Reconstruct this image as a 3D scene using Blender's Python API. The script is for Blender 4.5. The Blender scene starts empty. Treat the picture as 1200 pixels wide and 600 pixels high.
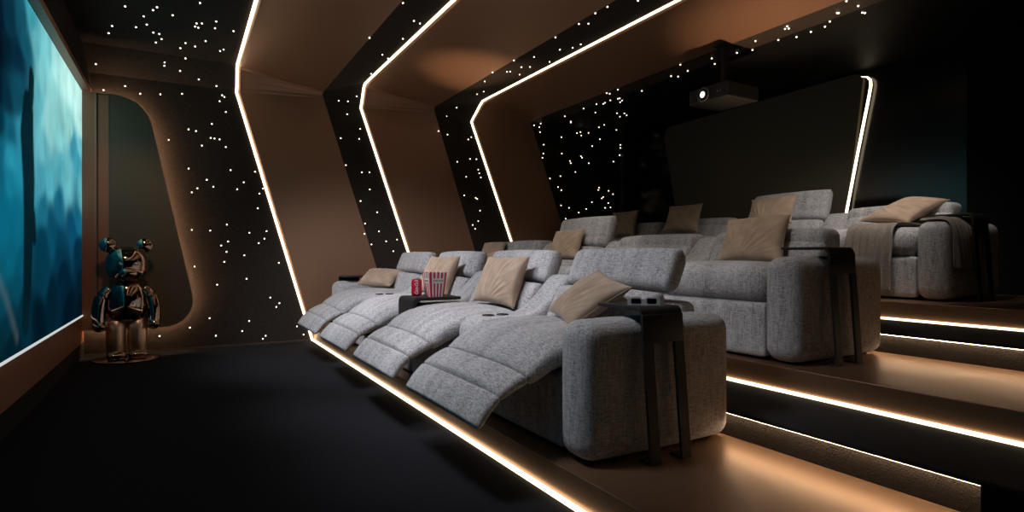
import bpy, bmesh, math, random
from mathutils import Vector, Matrix, noise
random.seed(7)
COL = bpy.context.scene.collection
PI = math.pi
H = 1.128                       # eye height above the lower floor
TH = math.radians(29.68)
S, C_ = math.sin(TH), math.cos(TH)
F = 679.0

# ------------------------------------------------------------------ helpers
def ray(px, py, X=None, Y=None, Z=None):
    u = (px-600)/F; v = (300-py)/F
    dx, dy, dz = S+C_*u, C_-S*u, v
    if X is not None: d = X/dx
    elif Y is not None: d = Y/dy
    else: d = (Z-H)/dz
    return Vector((dx*d, dy*d, H+dz*d))

def srgb(r, g, b):
    def f(c):
        c /= 255.0
        return c/12.92 if c <= .04045 else ((c+.055)/1.055)**2.4
    return (f(r), f(g), f(b), 1.0)

def link(name, me, m, parent=None):
    o = bpy.data.objects.new(name, me)
    COL.objects.link(o)
    if m is not None and me is not None:
        if isinstance(m, (list, tuple)):
            for mm in m: me.materials.append(mm)
        else: me.materials.append(m)
    if parent is not None: o.parent = parent
    return o

def obj(name, bm, m, parent=None, smooth=True):
    bmesh.ops.recalc_face_normals(bm, faces=bm.faces[:])
    me = bpy.data.meshes.new(name)
    bm.to_mesh(me); bm.free()
    if smooth:
        for p in me.polygons: p.use_smooth = True
    o = link(name, me, m, parent)
    return o

def tag(o, label=None, cat=None, group=None, kind=None):
    if label: o['label'] = label
    if cat: o['category'] = cat
    if group: o['group'] = group
    if kind: o['kind'] = kind
    return o

def thing(name, label, cat, loc=(0, 0, 0), rz=0, group=None):
    o = bpy.data.objects.new(name, None); COL.objects.link(o)
    o.empty_display_size = .1
    o.location = loc; o.rotation_euler = (0, 0, rz)
    return tag(o, label, cat, group)

def add_box(bm, x0, x1, y0, y1, z0, z1):
    v = [bm.verts.new((x, y, z)) for x in (x0, x1) for y in (y0, y1) for z in (z0, z1)]
    for f in ((0, 1, 3, 2), (4, 6, 7, 5), (0, 4, 5, 1), (2, 3, 7, 6), (0, 2, 6, 4), (1, 5, 7, 3)):
        bm.faces.new([v[i] for i in f])
    return v

def bevel(o, w, n=3, ang=35):
    b = o.modifiers.new('bevel', 'BEVEL'); b.width = w; b.segments = n
    b.limit_method = 'ANGLE'; b.angle_limit = math.radians(ang)
    b.harden_normals = False
    return o

def box(name, x0, x1, y0, y1, z0, z1, m, parent=None, bw=0, seg=2):
    bm = bmesh.new(); add_box(bm, x0, x1, y0, y1, z0, z1)
    o = obj(name, bm, m, parent, smooth=False)
    if bw: bevel(o, bw, seg)
    return o

def struct(name, x0, x1, y0, y1, z0, z1, m, parent=None, bw=0):
    o = box(name, x0, x1, y0, y1, z0, z1, m, parent, bw)
    if parent is None: o['kind'] = 'structure'
    return o

def grid_box(bm, n=(10, 10, 10)):
    """cube shell from -1..1 with shared grid vertices"""
    nx, ny, nz = n; vs = {}
    def V(i, j, k):
        if (i, j, k) not in vs:
            vs[(i, j, k)] = bm.verts.new((2*i/nx-1, 2*j/ny-1, 2*k/nz-1))
        return vs[(i, j, k)]
    for i in range(nx):
        for j in range(ny):
            for k in (0, nz):
                bm.faces.new((V(i, j, k), V(i+1, j, k), V(i+1, j+1, k), V(i, j+1, k)))
    for i in range(nx):
        for k in range(nz):
            for j in (0, ny):
                bm.faces.new((V(i, j, k), V(i+1, j, k), V(i+1, j, k+1), V(i, j, k+1)))
    for j in range(ny):
        for k in range(nz):
            for i in (0, nx):
                bm.faces.new((V(i, j, k), V(i, j+1, k), V(i, j+1, k+1), V(i, j, k+1)))

def softbox(name, x0, x1, y0, y1, z0, z1, r, m, parent=None, dome=(0, 0, 0), n=(14, 10, 14), warp=None):
    """padded block: rounded corners of radius r, faces swelling by dome"""
    bm = bmesh.new(); grid_box(bm, n)
    cx, cy, cz = (x0+x1)/2, (y0+y1)/2, (z0+z1)/2
    hx, hy, hz = (x1-x0)/2, (y1-y0)/2, (z1-z0)/2
    r = min(r, hx*.98, hy*.98, hz*.98)
    def rm(t, h):                       # denser rows near the edges
        s = 1 if t >= 0 else -1; a = abs(t)
        return s*h*(1-(1-a)**1.5) if a < 1 else s*h
    for v in bm.verts:
        q = v.co
        p = Vector((rm(q.x, hx), rm(q.y, hy), rm(q.z, hz)))
        c = Vector((max(-hx+r, min(hx-r, p.x)), max(-hy+r, min(hy-r, p.y)), max(-hz+r, min(hz-r, p.z))))
        d = p-c
        if d.length > 1e-9: p = c+d.normalized()*r
        bx, by, bz = p.x/hx, p.y/hy, p.z/hz
        p.x += dome[0]*bx*max(0, 1-by*by)*max(0, 1-bz*bz)
        p.y += dome[1]*by*max(0, 1-bx*bx)*max(0, 1-bz*bz)
        p.z += dome[2]*bz*max(0, 1-bx*bx)*max(0, 1-by*by)
        p += Vector((cx, cy, cz))
        if warp: p = warp(p)
        v.co = p
    return obj(name, bm, m, parent)

def catmull(pts, per):
    out = []
    n = len(pts)
    for i in range(n-1):
        p0 = pts[max(i-1, 0)]; p1 = pts[i]; p2 = pts[i+1]; p3 = pts[min(i+2, n-1)]
        for j in range(per):
            t = j/per
            out.append(tuple(.5*((2*b)+(-a+c)*t+(2*a-5*b+4*c-d)*t*t+(-a+3*b-3*c+d)*t*t*t)
                             for a, b, c, d in zip(p0, p1, p2, p3)))
    out.append(tuple(pts[-1]))
    return out

def pad(name, top, y0, y1, m, parent=None, per=5, e=4.0, nseg=36, endr=.03, seams=(), dome=.012, yseed=0):
    """upholstered slab: top = [(x, z, thickness)] along its length, swept across y0..y1"""
    st = catmull(top, per)
    L = [0]
    for a, b in zip(st, st[1:]): L.append(L[-1]+math.hypot(b[0]-a[0], b[1]-a[1]))
    tot = L[-1]
    bm = bmesh.new(); rings = []
    cy = (y0+y1)/2; hw0 = (y1-y0)/2
    stations = []
    # extra rounded end rows
    for i, p in enumerate(st):
        a = st[max(i-1, 0)]; b = st[min(i+1, len(st)-1)]
        tx, tz = b[0]-a[0], b[1]-a[1]; l = math.hypot(tx, tz); tx /= l; tz /= l
        stations.append((p[0], p[1], p[2], tx, tz, L[i]))
    def extra(s, k):
        x, z, t, tx, tz, l = s
        rows = []
        for f in (.0, .15, .45, .75):
            off = f*endr
            rows.append((x+k*tx*off, z+k*tz*off, t, tx, tz, l+k*off))
        return rows
    full = extra(stations[0], 1)+[s for s in stations if endr < s[5] < tot-endr]+extra(stations[-1], -1)[::-1]
    for (x, z, t, tx, tz, l) in full:
        nx, nz = -tz, tx
        if nz < 0 and abs(nz) > .2: nx, nz = -nx, -nz
        de = min(l, tot-l)
        k = 1.0
        if de < endr:
            q = 1-de/endr; k = math.sqrt(max(0, 1-q*q))*.75+.25*(1-q*q) if q < 1 else 0.0
            k = max(k, .25)
        for s in seams:
            k *= 1-.16*math.exp(-((l-s)/.012)**2)
        ht = t/2*k; hw = hw0-(.5*t*(1-k))*.35
        cx, cz = x-nx*t/2, z-nz*t/2
        ring = []
        for j in range(nseg):
            a = 2*PI*j/nseg
            ca, sa = math.cos(a), math.sin(a)
            yy = hw*math.copysign(abs(ca)**(2/e), ca)
            nn = ht*math.copysign(abs(sa)**(2/e), sa)
            if sa > 0: nn += dome*(1-(yy/hw)**2)*k
            wob = .0022*noise.noise(Vector((x*6, (cy+yy)*5+yseed, z*6)))*2
            nn += wob*(1 if sa > 0 else 0)
            ring.append(bm.verts.new((cx+nx*nn, cy+yy, cz+nz*nn)))
        rings.append(ring)
    for a, b in zip(rings, rings[1:]):
        for j in range(nseg):
            bm.faces.new((a[j], a[(j+1) % nseg], b[(j+1) % nseg], b[j]))
    for r in (rings[0], rings[-1]):
        c = Vector()
        for v in r: c += v.co
        cv = bm.verts.new(c/len(r))
        for j in range(nseg): bm.faces.new((r[j], r[(j+1) % nseg], cv))
    return obj(name, bm, m, parent)

def extrude_xz(name, pts, y0, y1, m, parent=None, bw=.03, seg=4):
    bm = bmesh.new()
    a = [bm.verts.new((x, y0, z)) for x, z in pts]
    b = [bm.verts.new((x, y1, z)) for x, z in pts]
    bm.faces.new(a); bm.faces.new(b[::-1])
    n = len(pts)
    for i in range(n): bm.faces.new((a[i], a[(i+1) % n], b[(i+1) % n], b[i]))
    o = obj(name, bm, m, parent)
    if bw: bevel(o, bw, seg, 50)
    return o

def arc(cx, cz, r, a0, a1, n=6):
    return [(cx+r*math.cos(math.radians(a0+(a1-a0)*i/n)), cz+r*math.sin(math.radians(a0+(a1-a0)*i/n))) for i in range(n+1)]

def tube(bm, pts, r, n=8, closed=False):
    rings = []
    P = [Vector(p) for p in pts]
    for i, p in enumerate(P):
        if closed: t = (P[(i+1) % len(P)]-P[i-1]).normalized()
        else: t = (P[min(i+1, len(P)-1)]-P[max(i-1, 0)]).normalized()
        up = Vector((0, 0, 1)) if abs(t.z) < .9 else Vector((0, 1, 0))
        a = t.cross(up).normalized(); b = t.cross(a).normalized()
        rr = r[i] if isinstance(r, (list, tuple)) else r
        rings.append([bm.verts.new(p+(a*math.cos(2*PI*j/n)+b*math.sin(2*PI*j/n))*rr) for j in range(n)])
    prs = list(zip(rings, rings[1:]))
    if closed: prs.append((rings[-1], rings[0]))
    for A, B in prs:
        for j in range(n): bm.faces.new((A[j], A[(j+1) % n], B[(j+1) % n], B[j]))
    if not closed:
        bm.faces.new(rings[0]); bm.faces.new(rings[-1][::-1])

def lathe(bm, prof, cx=0, cy=0, n=32, M=None):
    """prof [(r,z)]"""
    rings = []
    for r, z in prof:
        if r < 1e-5:
            v = Vector((cx, cy, z)); rings.append([bm.verts.new(M @ v if M else v)])
        else:
            ring = []
            for j in range(n):
                v = Vector((cx+r*math.cos(2*PI*j/n), cy+r*math.sin(2*PI*j/n), z))
                ring.append(bm.verts.new(M @ v if M else v))
            rings.append(ring)
    for A, B in zip(rings, rings[1:]):
        if len(A) == 1 and len(B) == 1: continue
        for j in range(n):
            if len(A) == 1: bm.faces.new((A[0], B[j], B[(j+1) % n]))
            elif len(B) == 1: bm.faces.new((A[j], A[(j+1) % n], B[0]))
            else: bm.faces.new((A[j], A[(j+1) % n], B[(j+1) % n], B[j]))
    if len(rings[0]) > 1: bm.faces.new(rings[0][::-1])
    if len(rings[-1]) > 1: bm.faces.new(rings[-1])

# ------------------------------------------------------------------ materials
def new_mat(name):
    m = bpy.data.materials.new(name); m.use_nodes = True
    nt = m.node_tree; b = nt.nodes['Principled BSDF']
    return m, nt, b

def mat(name, col, rough=.5, metal=0, bump=None, spec=.5, coat=0):
    m, nt, b = new_mat(name)
    b.inputs['Base Color'].default_value = col if len(col) == 4 else (*col, 1)
    b.inputs['Roughness'].default_value = rough
    b.inputs['Metallic'].default_value = metal
    b.inputs['Specular IOR Level'].default_value = spec
    if coat: b.inputs['Coat Weight'].default_value = coat
    if bump:
        sc, st, dist = bump
        tc = nt.nodes.new('ShaderNodeTexCoord'); n = nt.nodes.new('ShaderNodeTexNoise')
        n.inputs['Scale'].default_value = sc; n.inputs['Detail'].default_value = 3
        bp = nt.nodes.new('ShaderNodeBump'); bp.inputs['Strength'].default_value = st
        bp.inputs['Distance'].default_value = dist
        nt.links.new(tc.outputs['Object'], n.inputs['Vector'])
        nt.links.new(n.outputs['Fac'], bp.inputs['Height'])
        nt.links.new(bp.outputs['Normal'], b.inputs['Normal'])
    return m

def emit(name, col, strength):
    m, nt, b = new_mat(name)
    b.inputs['Base Color'].default_value = (0, 0, 0, 1)
    b.inputs['Emission Color'].default_value = (*col, 1)
    b.inputs['Emission Strength'].default_value = strength
    return m

def thread_mat(name, dark, light, mids, rough=.95, bump=.35, band=.35):
    """heathered woven cloth: noises stretched along x, y and z"""
    m, nt, b = new_mat(name); N = nt.nodes; Lk = nt.links
    tc = N.new('ShaderNodeTexCoord'); outs = []
    for k, sc in enumerate(mids):
        mp = N.new('ShaderNodeMapping'); mp.inputs['Scale'].default_value = sc
        mp.inputs['Location'].default_value = (k*3.1, k*7.7, k*1.9)
        n = N.new('ShaderNodeTexNoise'); n.inputs['Scale'].default_value = 1; n.inputs['Detail'].default_value = 2
        Lk.new(tc.outputs['Object'], mp.inputs['Vector']); Lk.new(mp.outputs['Vector'], n.inputs['Vector'])
        outs.append(n.outputs['Fac'])
    def math_(op, a, c):
        q = N.new('ShaderNodeMath'); q.operation = op
        for i, v in enumerate((a, c)):
            if isinstance(v, float): q.inputs[i].default_value = v
            else: Lk.new(v, q.inputs[i])
        return q.outputs[0]
    a = outs[0]
    for o_ in outs[1:3]: a = math_('ADD', a, o_)
    a = math_('MULTIPLY', a, 1/3)
    fine = a
    if len(outs) > 3:
        w = math_('MULTIPLY', math_('SUBTRACT', outs[3], .5), float(band))
        a = math_('ADD', a, w)
    cr = N.new('ShaderNodeValToRGB')
    cr.color_ramp.elements[0].position = .33; cr.color_ramp.elements[0].color = dark
    cr.color_ramp.elements[1].position = .60; cr.color_ramp.elements[1].color = light
    Lk.new(a, cr.inputs[0]); Lk.new(cr.outputs[0], b.inputs['Base Color'])
    bp = N.new('ShaderNodeBump'); bp.inputs['Strength'].default_value = bump; bp.inputs['Distance'].default_value = .004
    Lk.new(fine, bp.inputs['Height']); Lk.new(bp.outputs['Normal'], b.inputs['Normal'])
    b.inputs['Roughness'].default_value = rough
    b.inputs['Specular IOR Level'].default_value = .15
    if light[0] > .1: b.inputs['Sheen Weight'].default_value = .15; b.inputs['Sheen Roughness'].default_value = .6
    return m

M = {}
M['fabric'] = thread_mat('grey heathered linen', (.115, .108, .112, 1), (.50, .485, .495, 1),
                         [(22, 150, 150), (150, 22, 150), (130, 130, 14), (1.8, 14, 1.8)], band=.22)
M['piping'] = mat('linen piping', (.16, .155, .16), .9)
M['throw'] = thread_mat('taupe throw', (.10, .08, .07, 1), (.24, .20, .17, 1),
                        [(150, 150, 150), (60, 60, 200), (200, 30, 60)], band=0)
M['carpet'] = thread_mat('charcoal carpet', (.004, .004, .0055, 1), (.014, .0145, .019, 1),
                         [(160, 160, 160), (220, 60, 60), (60, 220, 60)], bump=.6)
M['black_fabric'] = thread_mat('black wall fabric', (.014, .011, .0095, 1), (.044, .034, .029, 1),
                               [(90, 90, 90), (40, 90, 260), (260, 90, 40)], bump=.5)
M['step_carpet'] = mat('black step carpet', (.030, .030, .033), .95, 0, (260, .8, .006), .1)
M['riser_carpet'] = mat('dark riser carpet', (.024, .019, .017), .95, 0, (150, 1, .03), .1)
M['bronze'] = mat('satin bronze', (.33, .185, .115), .42, .6, (700, .06, .001))
M['bronze_floor'] = mat('satin bronze platform', (.34, .205, .13), .36, .78, (500, .05, .001))
M['frame_bronze'] = mat('screen frame bronze', (.30, .135, .08), .5, .3, (500, .1, .001))
M['olive'] = mat('olive bronze panel', (.095, .080, .055), .5, .3)
M['gloss_black'] = mat('gloss black panel', (.003, .003, .0035), .2, 0, None, .4)
M['back_ceiling'] = mat('black back ceiling', (.004, .004, .004), .6, 0, None, .15)
M['matte_black'] = mat('matte black', (.004, .004, .004), .8, 0, None, .1)
M['steel'] = mat('charcoal powder coated steel', (.020, .018, .019), .5, 0, None, .22)
M['proj'] = mat('projector black plastic', (.006, .006, .006), .5)
M['chrome'] = mat('smoked chrome', (.40, .285, .22), .08, 1)
M['gold_chrome'] = mat('bronze chrome', (.70, .50, .36), .32, 1)
M['white'] = mat('white card', (.72, .70, .72), .6)
M['lens'] = mat('black film', (.004, .004, .005), .2)
M['red'] = mat('red can paint', (.62, .012, .035), .28, .25)
M['alu'] = mat('can aluminium', (.7, .7, .7), .3, 1)
M['cream'] = mat('cream corn', (.80, .66, .38), .8)
M['ink'] = mat('grey ink', (.12, .11, .11), .6)
M['cup'] = mat('black cup holder', (.006, .006, .007), .25)
WARM = (1.0, .77, .50)
M['led'] = emit('warm led diffuser', (1.0, .80, .54), 4.5)
M['led_floor'] = emit('warm floor led', (1.0, .76, .48), 4.0)
M['led_thin'] = emit('warm nosing led', (1.0, .72, .45), 27)
M['halo'] = emit('halo led', (1.0, .62, .36), 60)
M['star'] = emit('fibre star', (1.0, .84, .66), 3.4)

def pillow_mat():
    m, nt, b = new_mat('beige velvet'); N = nt.nodes; Lk = nt.links
    tc = N.new('ShaderNodeTexCoord'); n = N.new('ShaderNodeTexNoise'); n.inputs['Scale'].default_value = 9
    n.inputs['Detail'].default_value = 4
    cr = N.new('ShaderNodeValToRGB')
    cr.color_ramp.elements[0].position = .3; cr.color_ramp.elements[0].color = (.32, .228, .165, 1)
    cr.color_ramp.elements[1].position = .7; cr.color_ramp.elements[1].color = (.43, .315, .235, 1)
    Lk.new(tc.outputs['Object'], n.inputs['Vector']); Lk.new(n.outputs['Fac'], cr.inputs[0])
    Lk.new(cr.outputs[0], b.inputs['Base Color'])
    b.inputs['Roughness'].default_value = .75; b.inputs['Specular IOR Level'].default_value = .2
    b.inputs['Sheen Weight'].default_value = .3; b.inputs['Sheen Roughness'].default_value = .4
    n2 = N.new('ShaderNodeTexNoise'); n2.inputs['Scale'].default_value = 500
    bp = N.new('ShaderNodeBump'); bp.inputs['Strength'].default_value = .15; bp.inputs['Distance'].default_value = .001
    Lk.new(tc.outputs['Object'], n2.inputs['Vector']); Lk.new(n2.outputs['Fac'], bp.inputs['Height'])
    Lk.new(bp.outputs['Normal'], b.inputs['Normal'])
    return m
M['pillow'] = pillow_mat()

# ------------------------------------------------------------------ room
ZR = 3.31; YW = 8.04; ZC = 3.47; XS = -.957; XB = 7.0; YN = -1.6
X1, X15, X2, X25, X3 = 1.53, 2.57, 3.18, 4.275, 5.11
Z1, Z15, Z2, Z25, Z3 = .15, .30, .45, .60, .75

struct('floor', XS, X1, YN, YW, -.1, 0, M['carpet'])
def platform(name, x0, x1, z):
    o = struct(name, x0, x1, YN, YW, 0, z, M['bronze_floor'])
    bevel(o, .004, 2)
    return o
platform('floor_platform', X1, X15+.02, Z1)
platform('floor_platform', X2, X25+.02, Z2)
platform('floor_platform', X3, XB, Z3)
for (xa, xb, za, zb, yend) in ((X15, X2, Z1, Z15, YN), (X25, X3, Z2, Z25, YN)):
    struct('floor_step_riser', xa+.02, xb, yend, YW, 0, zb-.02, M['riser_carpet'])
    struct('floor_step_tread', xa-.014, xb, yend, YW, zb-.02, zb, M['step_carpet'], None, .004)
    l = struct('trim_nosing_light', xa-.004, xa+.019, yend, YW, zb-.0225, zb-.0205, M['led_thin'])
# dark block closing the near end of the first step
struct('wall_block', X15-.05, X15-.015, YN, .985, Z1, Z15+.004, M['matte_black'])
for (xa, z) in ((X1, 0), (X2, Z15), (X3, Z25)):
    struct('trim_floor_light', xa-.022, xa, YN, YW-.002, z+.001, z+.017, M['led_floor'])

# walls: far side wall, ceiling with a chamfered junction
def slab(name, quad_pts, y_extrude, m):
    pass
struct('wall_far', XS-.2, XB+.2, YW, YW+.12, -.1, 3.6, M['black_fabric'])
struct('ceiling', XS-.2, 5.2, YN, YW+.1, ZC, ZC+.12, M['black_fabric'])
bm = bmesh.new()
prof = [(YW+.05, 3.20), (YW, 3.20), (YW-.21, ZC), (YW+.05, ZC)]
a = [bm.verts.new((XS-.1, y, z)) for y, z in prof]; b = [bm.verts.new((4.9, y, z)) for y, z in prof]
bm.faces.new(a); bm.faces.new(b[::-1])
for i in range(4): bm.faces.new((a[i], a[(i+1) % 4], b[(i+1) % 4], b[i]))
o = obj('ceiling_chamfer', bm, M['black_fabric'], None, False); o['kind'] = 'structure'
struct('wall_back', XB, XB+.12, 2.84, YW+.1, 0, 3.6, M['gloss_black'])
struct('wall_back_side', XB-.04, XB+.12, YN, 2.84, 0, 3.6, M['matte_black'])
struct('wall_near', XS-.2, XB+.2, YN-.12, YN, -.1, 3.6, M['matte_black'])
struct('trim_column', 6.80, XB, YW-.10, YW, Z3, ZR, mat('charcoal column', (.012, .013, .014), .5))
# front wall with the screen
struct('wall_front', XS-.2, XS-.05, YN, YW+.1, -.1, 3.6, M['matte_black'])
struct('baseboard_front', XS-.06, XS, YN, YW, 0, .165, M['step_carpet'])
struct('wall_front_ledge', XS-.06, XS+.002, YN, YW, .165, .462, M['frame_bronze'], None, .003)
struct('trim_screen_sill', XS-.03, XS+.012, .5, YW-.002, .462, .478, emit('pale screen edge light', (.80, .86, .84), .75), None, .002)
# sloped bulkhead with bronze soffit over the screen
bm = bmesh.new()
pr = [(XS-.06, 2.955), (XS+.07, 2.955), (XS+.075, 3.0), (XS+.012, ZC+.01), (XS-.06, ZC+.01)]
a = [bm.verts.new((x, YN, z)) for x, z in pr]; b = [bm.verts.new((x, YW, z)) for x, z in pr]
fs = []
bm.faces.new(a); bm.faces.new(b[::-1])
for i in range(5):
    f = bm.faces.new((a[i], a[(i+1) % 5], b[(i+1) % 5], b[i]))
    f.material_index = 1 if i in (0, 1) else 0
o = obj('wall_front_bulkhead', bm, [M['black_fabric'], M['frame_bronze']], None, False); o['kind'] = 'structure'
struct('baseboard_far', XS, X1-.03, YW-.012, YW, 0, .02, mat('brown skirting', (.05, .03, .02), .6))

# ------------------------------------------------------------------ backlit bronze panel on the far wall
def rounded_poly(pts, r, n=7):
    out = []
    k = len(pts)
    for i in range(k):
        p = Vector(pts[i]); a = Vector(pts[i-1]); b = Vector(pts[(i+1) % k])
        da = (a-p).normalized(); db = (b-p).normalized()
        rr = r[i] if isinstance(r, (list, tuple)) else r
        if rr <= 0: out.append(tuple(p)); continue
        ang = da.angle(db); t = rr/math.tan(ang/2)
        c = p+(da+db).normalized()*(rr/math.sin(ang/2))
        s = p+da*t; e = p+db*t
        a0 = math.atan2(s.y-c.y, s.x-c.x); a1 = math.atan2(e.y-c.y, e.x-c.x)
        dd = (a1-a0+PI) % (2*PI)-PI
        for j in range(n+1):
            an = a0+dd*j/n
            out.append((c.x+rr*math.cos(an), c.y+rr*math.sin(an)))
    return out

def wp(px, py, Y=YW):
    v = ray(px, py, Y=Y); return (v.x, v.z)
poly = [wp(q[0], q[1], YW-.12) for q in ((99, 388), (234, 381), (170, 113), (99, 108))]
pp = rounded_poly(poly, [.04, .30, .38, .02], 9)
bm = bmesh.new()
a = [bm.verts.new((x, YW-.125, z)) for x, z in pp]; b = [bm.verts.new((x, YW-.112, z)) for x, z in pp]
bm.faces.new(a); bm.faces.new(b[::-1]); n_ = len(pp)
for i in range(n_): bm.faces.new((a[i], a[(i+1) % n_], b[(i+1) % n_], b[i]))
pnl = obj('wall_panel', bm, M['olive'], None, False)
tag(pnl, 'backlit olive bronze wall panel with rounded corners beside the screen', 'wall panel')
# halo led strip hidden behind the panel rim
bm = bmesh.new()
cxp = sum(p[0] for p in pp)/n_; czp = sum(p[1] for p in pp)/n_
ring = []
for x, z in pp:
    v = Vector((cxp-x, czp-z)).normalized()*.035
    ring.append((x+v.x, YW-.085, z+v.y))
tube(bm, ring, .006, 6, True)
obj('led_strip', bm, M['halo'], pnl)
# slim bronze jamb between the screen and the panel
struct('trim_jamb', XS, wp(113, 200)[0], YW-.14, YW-.126, .30, 2.95, M['frame_bronze'])
struct('trim_jamb_edge', wp(113, 200)[0], wp(115.2, 200)[0], YW-.15, YW-.126, .30, 2.95, M['bronze'], None, .003)
struct('trim_jamb_inner', wp(117, 200)[0], wp(129, 200)[0], YW-.132, YW-.126, .32, 2.93, M['frame_bronze'])

# ------------------------------------------------------------------ lit bronze ribs
# each bronze rib starts flush at its lit left edge and stands proud at its right edge; black starry
# cloth bands slope back from there to the next lit edge
PRW, ZR = .08, 3.31
def lin(t, z): (za, xa), (zb, xb) = t; return xa+(xb-xa)*(z-za)/(zb-za)
YS = (6.5, 4.5, 2.5, 0, YN+.02)
def left_path(XLw, XLc):
    ax = lin(XLw, 3.17)
    p = [(YW, z, lin(XLw, z)) for z in (0.0, .8, 1.6, 2.4, 3.12)]
    p += [(YW-.003, 3.185, lin(XLw, 3.185)), (YW-.03, 3.245, ax*.85+XLc*.15), (YW-.09, 3.32, ax*.5+XLc*.5),
          (YW-.15, 3.40, ax*.2+XLc*.8), (YW-.19, 3.442, XLc), (YW-.25, ZC-.003, XLc), (YW-.40, ZC, XLc)]
    p += [(y, ZC, XLc) for y in YS]
    return [Vector((x, y, z)) for y, z, x in p]
def right_path(XRw, XRc):
    yr = YW-PRW; q = []
    for z in (0.0, .8, 1.6, 2.4, 3.0): q.append((yr, z, lin(XRw, z)))
    xa = lin(XRw, ZR-.04)
    q += [(yr, ZR-.12, lin(XRw, ZR-.12)), (yr, ZR-.07, lin(XRw, ZR-.07)), (yr, ZR-.04, xa), (yr-.012, ZR-.012, xa*.7+XRc*.3),
          (yr-.04, ZR, XRc), (yr-.09, ZR, XRc), (yr-.25, ZR, XRc)]
    q += [(y, ZR, XRc) for y in YS]
    return [Vector((x, y, z)) for y, z, x in q]
def inward(path):
    out = []
    for i in range(len(path)):
        a = path[max(i-1, 0)]; b = path[min(i+1, len(path)-1)]
        ty, tz = b.y-a.y, b.z-a.z; l = math.hypot(ty, tz)
        out.append(Vector((0, -tz/l, ty/l)))
    return out
def sweep(name, rings, m, parent=None):
    bm = bmesh.new(); R_ = [[bm.verts.new(p) for p in r] for r in rings]
    k = len(rings[0])
    for A, B in zip(R_, R_[1:]):
        for j in range(k): bm.faces.new((A[j], A[(j+1) % k], B[(j+1) % k], B[j]))
    bm.faces.new(R_[0]); bm.faces.new(R_[-1][::-1])
    return obj(name, bm, m, parent, False)
LED_W = .028
def rib(idx, XLw, XRw, XLc, XRc):
    Lp = left_path(XLw, XLc); Rp = right_path(XRw, XRc); nl = inward(Lp); nr = inward(Rp)
    ex = Vector((1, 0, 0))
    rings = []; led = []
    for a, b, n, q in zip(Lp, Rp, nl, nr):
        rings.append([a+ex*LED_W-n*.02, a+ex*LED_W+n*.004, a+ex*(LED_W+.022)+n*.030, a+ex*(LED_W+.045)+n*.034, b, b-q*(.12)])
        led.append([a-n*.02, a+n*.014, a+ex*LED_W+n*.014, a+ex*LED_W-n*.02])
    r = sweep('trim_%d' % idx, rings, M['bronze']); r['kind'] = 'structure'
    sweep('led_strip', led, M['led'], r)
    return Lp, Rp
L1, R1 = rib(1, ((0, 1.50), (3.2, .577)), ((1.128, 2.31), (3.27, 1.63)), .575, 1.635)
L2, R2 = rib(2, ((1.25, 2.81), (3.2, 2.14)), ((1.32, 3.85), (3.29, 3.215)), 2.14, 3.215)
L3, R3 = rib(3, ((1.40, 4.535), (3.2, 3.84)), ((1.72, 5.46), (3.27, 4.89)), 3.92, 4.915)
def band(idx, Rp, Lp):
    nr, nl = inward(Rp), inward(Lp)
    rings = [[b-q*.0, a+n*.002, a-n*.03, b-q*.14] for b, a, q, n in zip(Rp, Lp, nr, nl)]
    o = sweep('wall_band_%d' % idx, rings, M['black_fabric']); o['kind'] = 'structure'
band(1, R1, L2); band(2, R2, L3)
# dark brown end strip, then the lower gloss black ceiling over the back row
struct('ceiling_strip', 4.915, 5.21, YN, YW, ZR, ZC+.05, mat('dark brown ceiling strip', (.030, .021, .016), .6, .2))
struct('ceiling_back', 5.21, XB+.2, YN, YW+.1, ZR+.004, ZC+.10, M['back_ceiling'])

# back wall panel with a slanting light
def bw(px, py):
    v = ray(px, py, X=XB-.04); return (v.y, v.z)
q = [bw(803, 310), bw(986, 310), bw(1013, 84), bw(777, 151)]
pp = rounded_poly([q[0], q[1], q[2], q[3]], [0, 0, .10, .16], 7)
bm = bmesh.new()
a = [bm.verts.new((XB-.05, y, z)) for y, z in pp]; b = [bm.verts.new((XB, y, z)) for y, z in pp]
bm.faces.new(a); bm.faces.new(b[::-1]); n_ = len(pp)
for i in range(n_): bm.faces.new((a[i], a[(i+1) % n_], b[(i+1) % n_], b[i]))
bp_ = obj('wall_panel', bm, M['olive'], None, False)
tag(bp_, 'large olive trapezoid panel with rounded corners on the back wall', 'wall panel')
ctr = [(1010, 90), (1017, 90.5), (1020.5, 94), (1021, 100), (1019, 112), (1007, 172), (994, 240), (988, 272)]
bm = bmesh.new()
pts = [Vector((XB-.056, *bw(x, y))) for x, y in ctr]
for i in range(len(pts)):
    pass
rings = []
for i, p in enumerate(pts):
    t = (pts[min(i+1, len(pts)-1)]-pts[max(i-1, 0)]).normalized()
    s = t.cross(Vector((1, 0, 0))).normalized()*(.002 if i == 0 else .007 if i == 1 else .0115)
    rings.append([bm.verts.new(p+s), bm.verts.new(p-s), bm.verts.new(p-s+Vector((.018, 0, 0))), bm.verts.new(p+s+Vector((.018, 0, 0)))])
for A, B in zip(rings, rings[1:]):
    for j in range(4): bm.faces.new((A[j], A[(j+1) % 4], B[(j+1) % 4], B[j]))
bm.faces.new(rings[0]); bm.faces.new(rings[-1][::-1])
obj('led_strip', bm, M['led'], bp_, False)

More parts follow.
